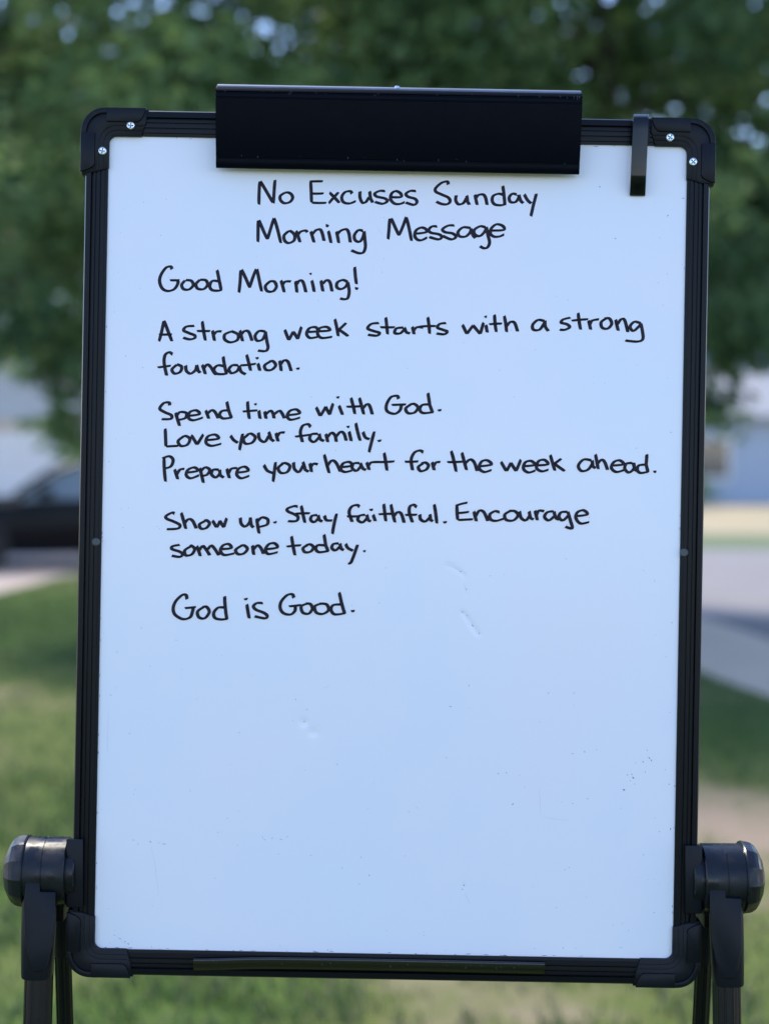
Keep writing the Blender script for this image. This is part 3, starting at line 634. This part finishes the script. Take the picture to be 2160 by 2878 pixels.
# ------------------------------------------------------------------ handwriting (strokes in pixels of enlarged crops: origin x, y, scale)
T1, T2, T3, T4, T5 = (680, 480, 3.32), (1060, 480, 3.32), (420, 730, 2.59375), (1000, 870, 1.97619), (420, 1080, 1.97619)
T6, T7, T8, T9 = (1080, 1240, 2.12821), (440, 1390, 2.51515), (960, 1390, 2.30556), (460, 1630, 2.76667)
TEXT = [
 ('No Excuses Sunday', [(T1, """166,98 158,316|172,98 290,300|308,85 293,304
~400,204 358,235 360,275 395,302 445,292 472,255 460,220 430,203 395,206
640,97 648,297|632,100 755,98|645,212 762,211|648,297 787,299
815,203 908,300|900,200 808,305
~1025,215 1010,192 960,200 930,245 945,292 1000,305 1062,283
~1100,192 1100,250 1122,297 1155,290 1182,250|1190,190 1198,260 1220,298
~1335,190 1285,188 1238,212 1255,240 1330,258 1355,282 1310,308 1238,290
~1388,246 1478,245 1478,212 1435,190 1395,212 1385,265 1420,305 1470,310 1518,292
~1622,190 1570,188 1528,215 1548,242 1612,262 1630,292 1600,318 1525,296"""),
  (T2, """~660,130 652,102 600,112 545,160 545,195 600,222 660,250 678,285 650,312 600,310 548,288
~735,228 730,275 755,312 800,302 828,258|832,230 840,290 858,318
908,222 930,320|~915,262 940,228 985,222 1008,252 1022,320
~1180,228 1130,215 1080,235 1070,280 1095,314 1150,322 1190,312|1168,140 1180,235 1187,320
~1300,222 1258,215 1228,250 1240,290 1285,292 1315,255 1318,225|~1318,225 1335,278 1360,303
~1368,220 1400,275 1435,305|1482,213 1455,315 1430,425""")]),
 ('Morning', [(T1, """150,462 148,665|160,462 238,640|238,640 298,442|300,442 362,675
~432,565 392,605 400,655 438,674 485,650 490,600 455,565 425,568
505,560 542,668|~520,600 545,570 590,558 610,574
640,565 672,670|~655,592 690,555 730,550 750,590 765,655
805,560 830,675|780,508 808,518
880,565 902,675|~890,592 920,560 970,546 995,580 1010,670
~1130,562 1085,555 1048,600 1055,648 1095,662 1125,625 1140,568|~1138,565 1145,640 1150,710 1130,762 1085,768 1018,742""")]),
 ('Message', [(T2, """115,445 100,640|130,445 202,605|200,605 268,432|270,435 318,655
~352,588 450,574 452,545 410,530 362,555 348,605 370,640 410,648 465,622
~558,520 510,520 478,552 500,578 570,592 600,615 570,640 482,618
~718,510 660,512 608,545 630,572 700,585 732,615 690,640 608,608
~872,535 800,528 752,570 765,610 820,614 860,580 877,540|~870,540 890,600 915,628
~1012,530 960,518 905,550 905,590 950,610 995,575 1018,528|~1015,525 1030,600 1045,670 1025,715 990,722 956,703
~1055,558 1175,552 1168,515 1110,500 1060,540 1055,590 1090,615 1140,612 1182,594""")]),
 ('Good Morning!', [(T3, """~165,70 155,50 120,60 85,110 75,160 95,210 135,228 180,215 205,180 210,152|150,150 220,150
~262,150 236,182 250,214 290,216 320,185 305,154 265,148
~370,145 340,178 352,210 395,214 424,182 410,150 368,146
~508,158 460,155 440,190 455,220 500,226 530,218|493,75 508,150 522,218
665,75 652,240|672,72 732,205|730,205 778,68|784,68 818,232
~878,158 845,192 858,228 900,230 925,197 910,160 872,158
958,150 982,238|~970,182 990,160 1032,158
1065,155 1075,240|~1072,180 1095,152 1120,165 1140,238
1182,150 1200,235|1167,106 1182,102
1250,150 1265,232|~1262,175 1290,150 1315,165 1330,232
~1447,165 1410,148 1370,165 1365,200 1395,214 1430,195 1447,162|~1445,165 1455,230 1445,278 1420,288 1388,282
1495,52 1508,178|1497,208 1521,212""")]),
 ('A strong week starts with a strong', [(T3, """105,445 70,595|108,445 165,595|70,547 165,545
~328,482 270,488 250,515 290,535 330,552 328,572 290,580 246,568
385,448 408,590|346,520 444,520
460,515 475,592|~468,548 490,525 527,522
~600,522 550,545 550,582 590,602 640,585 645,545 595,520
660,515 680,595|~668,545 695,520 725,528 748,592
~848,525 800,520 770,555 785,590 825,580 848,530|~845,525 855,590 864,640 845,666 790,662
985,510 1015,587|1015,587 1048,525|1048,525 1082,580|1080,580 1108,488
~1148,527 1225,520 1210,492 1165,500 1145,540 1170,570 1228,562
~1228,522 1312,515 1290,490 1240,500 1225,540 1255,570 1332,562
1350,432 1375,558|1433,460 1368,520|1375,508 1448,558"""),
  (T4, """~128,75 85,80 65,105 100,120 130,130 115,145 66,140
165,43 175,138|134,98 216,98
~265,100 225,105 215,130 245,132 270,108|~268,100 280,126 300,132
312,95 322,138|~318,120 335,100 360,98 363,106
398,42 408,135|352,95 443,92
~500,75 465,80 452,100 480,112 505,122 490,137 446,133
590,84 615,136|615,136 650,88|650,88 690,136|690,136 708,72
720,85 728,128|713,43 726,38
768,28 778,125|738,82 810,78
822,35 835,125|~832,97 855,70 880,75 896,122
~1048,65 1010,58 980,85 985,112 1020,110 1048,68|~1048,62 1050,95 1068,120
~1190,45 1150,55 1138,72 1170,82 1185,98 1160,112 1130,112
1232,18 1246,112|1195,62 1288,54
1290,60 1302,112|~1295,88 1310,62 1348,54
~1390,48 1360,70 1365,100 1395,106 1418,80 1405,50 1375,50
1440,55 1455,118|~1450,82 1470,55 1490,60 1508,126
~1582,78 1545,68 1520,95 1540,118 1580,82|~1580,78 1590,130 1590,165 1560,178 1493,172""")]),
 ('foundation.', [(T3, """~170,690 145,675 115,695 108,750 126,845|60,785 157,772
~202,764 165,800 185,830 225,817 235,780 200,762
~265,770 270,810 300,830 335,805 345,770|345,768 355,810 372,825
385,765 408,835|~395,795 420,765 445,780 478,830 495,828
~548,778 500,770 470,800 490,830 540,834 572,825|538,705 550,780 562,828
~648,770 605,770 580,800 600,827 640,810 657,774|~655,772 668,815 702,836
708,692 738,810|665,770 777,758
790,755 805,810|774,719 796,717
~885,740 840,770 850,802 890,802 920,770 900,740 870,742
948,735 960,812|~955,765 980,735 1010,745 1033,812
1070,796 1094,793""")]),
 ('Spend time with God.', [(T5, """~112,118 110,102 80,105 58,135 85,155 122,172 118,192 68,194
145,158 168,232|~150,178 170,155 205,160 200,187 163,198
~215,176 277,166 260,145 225,155 218,187 245,200 298,185
312,145 330,192|~318,168 345,145 365,155 382,190
~448,145 405,148 390,170 410,190 460,184|430,96 440,145 456,186
545,95 555,193|517,152 600,145
608,145 615,192|582,113 596,110
640,150 648,192|~645,168 670,148 685,160 692,190|~692,167 720,148 735,160 750,190
~765,172 832,162 815,140 780,148 765,177 785,197 837,185
925,127 948,177|948,177 978,125|978,125 1002,170|1000,170 1020,106
1052,118 1072,170|1038,75 1054,72
1118,75 1140,166|1093,125 1176,122
1165,75 1190,168|~1182,137 1205,112 1222,120 1237,168
~1382,82 1375,65 1340,72 1315,115 1320,150 1360,164 1390,145 1398,116|1344,115 1424,112
~1450,112 1422,135 1435,160 1470,157 1490,130 1470,110 1444,112
~1558,112 1515,115 1500,140 1520,160 1578,154|1545,48 1555,115 1570,156
1600,146 1620,143""")]),
 ('Love your family.', [(T5, """88,246 92,346|92,346 162,342
~192,288 160,315 175,342 210,336 225,305 205,288 186,290
232,283 265,336|265,336 300,278
~310,311 382,302 365,280 325,290 315,325 345,342 400,330
~450,285 468,310 492,325|518,274 500,366
~550,278 522,305 535,330 570,324 588,295 565,275 541,280
~605,268 612,305 640,320 662,288|662,264 675,305 692,318
702,270 715,318|~708,292 725,270 752,268
~895,238 880,222 850,232 838,270 850,322|808,291 892,280
~937,275 900,278 890,305 915,320 947,288|~942,275 950,305 970,315
978,275 990,322|~985,298 1010,270 1030,285 1037,320|~1035,292 1060,265 1080,275 1092,314
1108,262 1120,316|1095,238 1110,236
1145,215 1170,314
~1185,264 1198,295 1222,305|1248,262 1218,378
1266,316 1287,312""")]),
 ('Prepare your heart for the week ahead.', [(T5, """82,408 90,541|~72,412 110,400 132,420 120,455 86,468
140,472 158,528|~150,505 170,475 195,470
~205,491 267,481 250,462 215,475 205,505 230,522 277,505
280,465 300,548|~285,483 310,462 335,475 320,502 288,510
~388,475 355,475 345,500 370,517 398,488|~390,475 395,505 414,518
430,468 445,522|~438,497 455,470 487,465
~485,491 547,481 530,458 495,470 485,502 510,522 555,508
~635,448 655,480 690,494|700,432 686,542
~742,440 715,465 730,492 765,487 780,455 755,438 730,442
~800,433 805,470 830,487 852,453|852,430 865,475 884,486
890,438 900,488|~895,462 910,442 935,445
970,390 998,494|~985,458 1010,425 1035,435 1060,486
~1062,461 1122,452 1110,432 1075,440 1062,472 1085,487 1127,478
~1168,438 1135,440 1125,465 1150,480 1178,448|~1170,438 1185,468 1203,475
1205,433 1220,476|~1212,458 1230,435 1264,432
1302,380 1318,480|1248,431 1360,428
~1520,378 1500,368 1470,380 1452,420 1460,478|1416,430 1492,428
~1518,440 1492,460 1505,482 1535,474 1548,450 1530,435 1506,440
1568,432 1580,478|~1575,458 1590,435 1614,432"""),
  (T6, """398,58 428,183|374,125 472,122
462,68 490,173|~482,133 510,110 535,125 554,179
~570,150 637,140 615,115 580,122 565,160 595,184 640,172
695,123 728,180|728,180 755,130|755,130 787,180|785,180 814,110
~830,150 897,142 875,118 840,128 830,165 860,187 902,175
~910,145 975,138 955,112 920,120 908,160 940,180 980,170
990,82 1018,177|1056,104 1008,140|1015,135 1077,179
~1238,115 1190,110 1158,145 1175,177 1215,170 1248,125|~1240,115 1245,150 1262,160
1260,78 1277,167|~1270,138 1295,112 1315,125 1332,172
~1360,146 1427,138 1405,115 1370,125 1355,160 1385,184 1432,172
~1480,130 1445,135 1435,165 1460,187 1490,162 1488,128|~1485,132 1498,170 1517,178
~1565,140 1520,145 1510,172 1530,190 1578,182|1567,78 1562,140 1573,184
1606,183 1624,182""")]),
 ('Show up. Stay faithful. Encourage', [(T7, """~128,135 110,128 70,150 72,170 120,190 165,215 150,240 73,245
175,128 208,243|~195,208 225,175 255,185 282,240
~348,185 305,210 315,240 350,237 375,205 355,182 336,186
395,183 425,233|425,233 450,186|448,186 477,233|475,233 497,166
~592,163 598,205 625,226 655,200 665,165|~662,162 670,215 687,232
708,168 725,276|~712,192 745,162 785,175 780,212 720,230
826,199 850,193
~998,85 970,82 925,100 930,120 975,140 1000,160 985,187 928,188
1022,78 1048,200|983,135 1084,132
~1138,145 1100,150 1088,178 1115,194 1148,162|~1142,145 1150,178 1172,190
~1185,148 1200,180 1242,183|1272,134 1242,279"""),
  (T8, """~115,80 100,68 65,78 48,115 68,178|33,142 122,140
~153,130 115,138 105,165 135,180 168,148|~162,130 172,165 190,172
203,130 218,173|180,100 202,98
272,60 285,173|238,128 330,125
318,63 345,181|~335,143 360,115 385,125 404,183
~485,82 465,66 440,80 438,120 458,181|410,132 488,130
~505,128 510,160 540,174 570,148|570,127 575,165 590,173
598,63 615,187
656,181 680,178
745,70 750,165|~738,72 775,60 814,52|748,120 824,112|750,165 850,160
855,108 872,174|~865,143 890,105 920,115 945,172
~1022,115 990,108 958,130 965,162 1000,170 1052,155
~1092,105 1055,130 1065,164 1110,167 1140,135 1120,108 1080,106
~1150,108 1160,150 1190,167 1215,138|~1212,108 1222,150 1242,160
1250,103 1265,167|~1258,138 1275,105 1310,108
~1373,108 1330,115 1312,145 1340,167 1378,138|~1373,110 1385,150 1407,162
~1463,112 1420,115 1405,145 1430,167 1465,138|~1463,112 1480,170 1490,218 1446,208
~1508,141 1587,129 1565,102 1525,115 1515,152 1545,187 1602,178""")]),
 ('someone today.', [(T7, """~165,355 115,365 110,385 160,402 185,420 165,440 108,432
~244,365 200,395 210,430 250,422 270,385 248,362 236,364
285,363 310,436|~300,398 325,365 345,380 377,430|~362,388 385,362 405,375 442,430
~455,386 527,378 510,350 470,360 452,397 480,427 552,415
~603,360 560,390 575,420 615,417 642,385 620,360 590,362
678,358 688,427|~685,388 712,360 735,375 757,420
~772,387 852,374 835,345 795,350 770,387 790,420 857,407
953,294 978,430|918,368 1022,358
~1068,355 1035,380 1050,407 1090,402 1108,372 1085,352 1055,358
~1193,360 1140,358 1125,385 1150,407 1218,398|1183,282 1195,360 1212,400
~1288,345 1250,350 1238,378 1265,394 1300,362|~1295,346 1305,382 1323,392
~1335,348 1352,378 1388,397|~1420,354 1390,440 1372,480 1352,489
1460,403 1477,398""")]),
 ('God is Good.', [(T9, """~182,150 175,118 145,117 95,165 75,220 90,270 150,304 205,290 225,245 230,212|165,219 252,210
~315,208 265,245 275,290 320,297 355,250 335,210 300,210
~480,215 425,215 390,255 400,295 450,307 500,300|475,126 480,220 492,303
647,188 665,299|626,152 653,146
~772,180 725,180 698,205 720,232 780,256 805,280 785,298 706,282
~1012,140 1000,112 960,118 915,165 905,215 930,257 985,268 1020,240 1022,202|973,205 1067,194
~1115,184 1070,205 1080,252 1125,262 1155,225 1140,188 1102,183
~1222,184 1175,205 1185,252 1235,264 1280,235 1265,190 1206,184
~1383,190 1320,195 1300,230 1330,267 1412,258|1364,96 1385,190 1407,262
1456,243 1484,240""")]),
]
def catmull(p, n=9):
    out = []
    q = [p[0]] + list(p) + [p[-1]]
    for i in range(1, len(q) - 2):
        a, b, c, d = q[i - 1], q[i], q[i + 1], q[i + 2]
        for k in range(n):
            t = k / n
            out.append(tuple(.5 * ((2 * b[j]) + (-a[j] + c[j]) * t + (2 * a[j] - 5 * b[j] + 4 * c[j] - d[j]) * t * t + (-a[j] + 3 * b[j] - 3 * c[j] + d[j]) * t ** 3) for j in (0, 1)))
    out.append(p[-1]); return out
hw = random.Random(3)
lift = 0
for words_, blocks in TEXT:
    V, F, A = [], [], []
    for (x0, y0, sc), body_ in blocks:
        for line in body_.split('\n'):
            for st in line.strip().split('|'):
                sm = st.startswith('~'); st = st.lstrip('~')
                pts = [tuple(float(q) for q in s_.split(',')) for s_ in st.split()]
                pts = [ad(x0 + x / sc, y0 + y / sc) for x, y in pts]
                if sm: pts = catmull(pts)
                else:
                    q = []
                    bow = hw.uniform(-.02, .02)
                    for i in range(len(pts) - 1):
                        (ax_, ay_), (bx_, by_) = pts[i], pts[i + 1]
                        for k in range(6):
                            t = k / 6; o_ = bow * 4 * t * (1 - t)
                            q.append((ax_ + (bx_ - ax_) * t + (by_ - ay_) * o_, ay_ + (by_ - ay_) * t - (bx_ - ax_) * o_))
                    pts = q + [pts[-1]]
                lift += 1
                n = len(pts); b0 = len(V)
                for i, (a, d) in enumerate(pts):
                    p_, q_ = pts[max(i - 1, 0)], pts[min(i + 1, n - 1)]
                    tx, ty = q_[0] - p_[0], q_[1] - p_[1]; L_ = math.hypot(tx, ty) or 1; tx /= L_; ty /= L_
                    wv = 3.0 + 1.85 * abs(ty * .96 + tx * .28)
                    e = i / (n - 1)
                    if i in (0, n - 1): wv *= .80
                    sl = (1.2 if i == 0 else -1.2 if i == n - 1 else 0)
                    c = .00006 + lift * .0000012 + .0000010 * e
                    for k, (o_, core) in enumerate(((-1, 0), (-.62, .55), (.0, .85), (.62, .55), (1, 0))):
                        V.append(B(a - ty * wv * o_ + tx * sl * o_, d + tx * wv * o_ + ty * sl * o_, c))
                        A.append(core * (1 if 0 < i < n - 1 else .15) * (.35 + .65 * abs(ty)))
                for i in range(n - 1):
                    for k in range(4): F.append((b0 + i * 5 + k, b0 + i * 5 + 5 + k, b0 + i * 5 + 6 + k, b0 + i * 5 + 1 + k))
    o = link('handwriting', V, F, M['ink'], board, True, {'core': A})
    o['label'] = 'handwriting in black marker reading ' + words_.rstrip('.!')
# --- specks, scratches and old marks on the white face
V, F = [], []
def mark(a, d, l, wv, an):
    b0 = len(V); ca, sa = math.cos(an), math.sin(an)
    for p_, q_ in ((-1, -.3), (0, -1), (1, -.2), (.9, .4), (0, .9), (-1, .3)):
        x, y = p_ * l, q_ * wv
        V.append(B(a + x * ca - y * sa, d + x * sa + y * ca, .0005 if False else .00004))
    F.append(tuple(range(b0, b0 + 6)))
sp = random.Random(17)
for px, py, l, wv, an in ((1875, 606, 4, 1.6, 2.2), (1728, 670, 4, 1.4, .4), (1684, 525, 3, 2, 1.2), (1918, 557, 6, 1.2, 0), (1823, 2130, 4, 2, .9), (1829, 2137, 4, 2, .9), (1778, 2186, 4, 3, .6), (1752, 2220, 4.5, 3, .5), (1762, 2178, 2, 2, 0), (1774, 2176, 3, 1.3, .4), (1806, 2141, 3, 2, .8), (1812, 2170, 3, 1, 1), (1303, 2488, 3, 2, 2.2), (1299, 2500, 3, 1.4, .3), (1608, 2118, 2, 2, 0), (1642, 2113, 3, 1.6, 1.2), (1254, 2130, 2, 1.4, 1.5), (1265, 1986, 5, 1.2, .3), (1317, 1927, 4, 1, 1.7), (1294, 1606, 2, 2, 0), (1327, 1758, 4.5, 1.5, .75), (1309, 1655, 3, .9, 1.0), (1346, 1780, 4, .9, 1.0), (1299, 1720, 3.4, .9, 1.1), (1312, 1730, 3, .9, 1.1), (855, 2028, 2, 1.6, 2.2), (672, 2059, 1.8, 1.8, 0), (831, 1966, 3, 1, 1.3), (862, 1994, 4, .8, .1), (423, 2366, 4, 1.6, .2), (462, 2372, 8, 1, .12), (447, 2369, 3, .8, .6), (375, 2361, 4, .8, .8), (388, 2372, 4, .7, .5), (738, 2353, 3, .8, 1.4), (744, 2360, 4, .8, .4), (765, 2356, 4, .8, 2.6), (790, 2359, 5, .8, .2), (806, 2352, 4, .8, 2.5), (330, 1832, 1.6, 1.4, 0), (398, 1765, 1.6, 1.5, 0), (361, 2653, 3, 1.6, .7), (352, 2646, 2, 2, 0), (338, 2638, 6, .8, .5), (1883, 2330, 4, 2.2, 1.5), (1879, 2204, 2.4, 1.8, .6), (1887, 1750, 2, 1.6, 0), (1884, 1215, 4, 1, .4), (1540, 1948, 2.4, 1.4, 0), (1612, 1948, 3, 1, .3), (1650, 2245, 4, .9, 2.9), (1440, 2260, 4, 1.8, 2.3), (1037, 2460, 2, 2, 0), (1399, 2174, 2, 2, 0), (1422, 2172, 1.6, 2, 1.5)):
    a, d = ad(px, py); mark(a, d, l * .8, wv * .75, an)
for k in range(170):
    a, d = sp.uniform(A0 + 20, A1 - 15), D0 + (D1 - D0) * (1 - sp.random() ** 1.3 * .95) - 6
    if sp.random() < .2: a = sp.choice((A0 + sp.uniform(6, 60), A1 - sp.uniform(6, 70)))
    mark(a, d, sp.uniform(.6, 1.7), sp.uniform(.5, 1.2), sp.uniform(0, 3))
for k in range(70):                                # grime along the edges
    if sp.random() < .6: a, d, l, an = sp.uniform(A0 + 30, A1 - 30), sp.choice((D1 - sp.uniform(1, 4), D0 + sp.uniform(1, 8))), sp.uniform(2, 9), sp.uniform(-.1, .1)
    else: a, d, l, an = sp.choice((A0 + sp.uniform(1, 3), A1 - sp.uniform(1, 4))), sp.uniform(D0, D1), sp.uniform(2, 6), 1.57
    mark(a, d, l, sp.uniform(.5, 1.1), an)
link('ink_speckle', V, F, M['speck'], board)['kind'] = 'stuff'
ms = Mesh()
for pts in ([(424, 2372), (434, 2420), (441, 2470), (447, 2516)], [(1306, 2505), (1310, 2520), (1322, 2543)], [(306, 1985), (304, 2050), (302, 2095), (305, 2118)], [(1513, 2212), (1517, 2250), (1518, 2295)], [(1522, 2296), (1560, 2302), (1594, 2306)], [(1060, 640), (1074, 660)], [(1240, 1584), (1270, 1593), (1292, 1604)], [(1303, 1640), (1310, 1660)], [(905, 1935), (930, 1926)], [(325, 2630), (345, 2645), (352, 2652), (375, 2646)]):
    q = catmull([ad(*p_) for p_ in pts], 6)
    l = []
    for i, (a, d) in enumerate(q):
        p_, n_ = q[max(i - 1, 0)], q[min(i + 1, len(q) - 1)]; tx, ty = n_[0] - p_[0], n_[1] - p_[1]; L_ = math.hypot(tx, ty) or 1
        wv = .55 * math.sin(math.pi * (.08 + .84 * i / (len(q) - 1)))
        l.append([B(a - ty / L_ * wv, d + tx / L_ * wv, .00005), B(a + ty / L_ * wv, d - tx / L_ * wv, .00005)])
    ms.loft(l, closed=False, caps=False)
link('fine_scratches', ms.v, ms.f, M['haircut'], board)['kind'] = 'stuff'
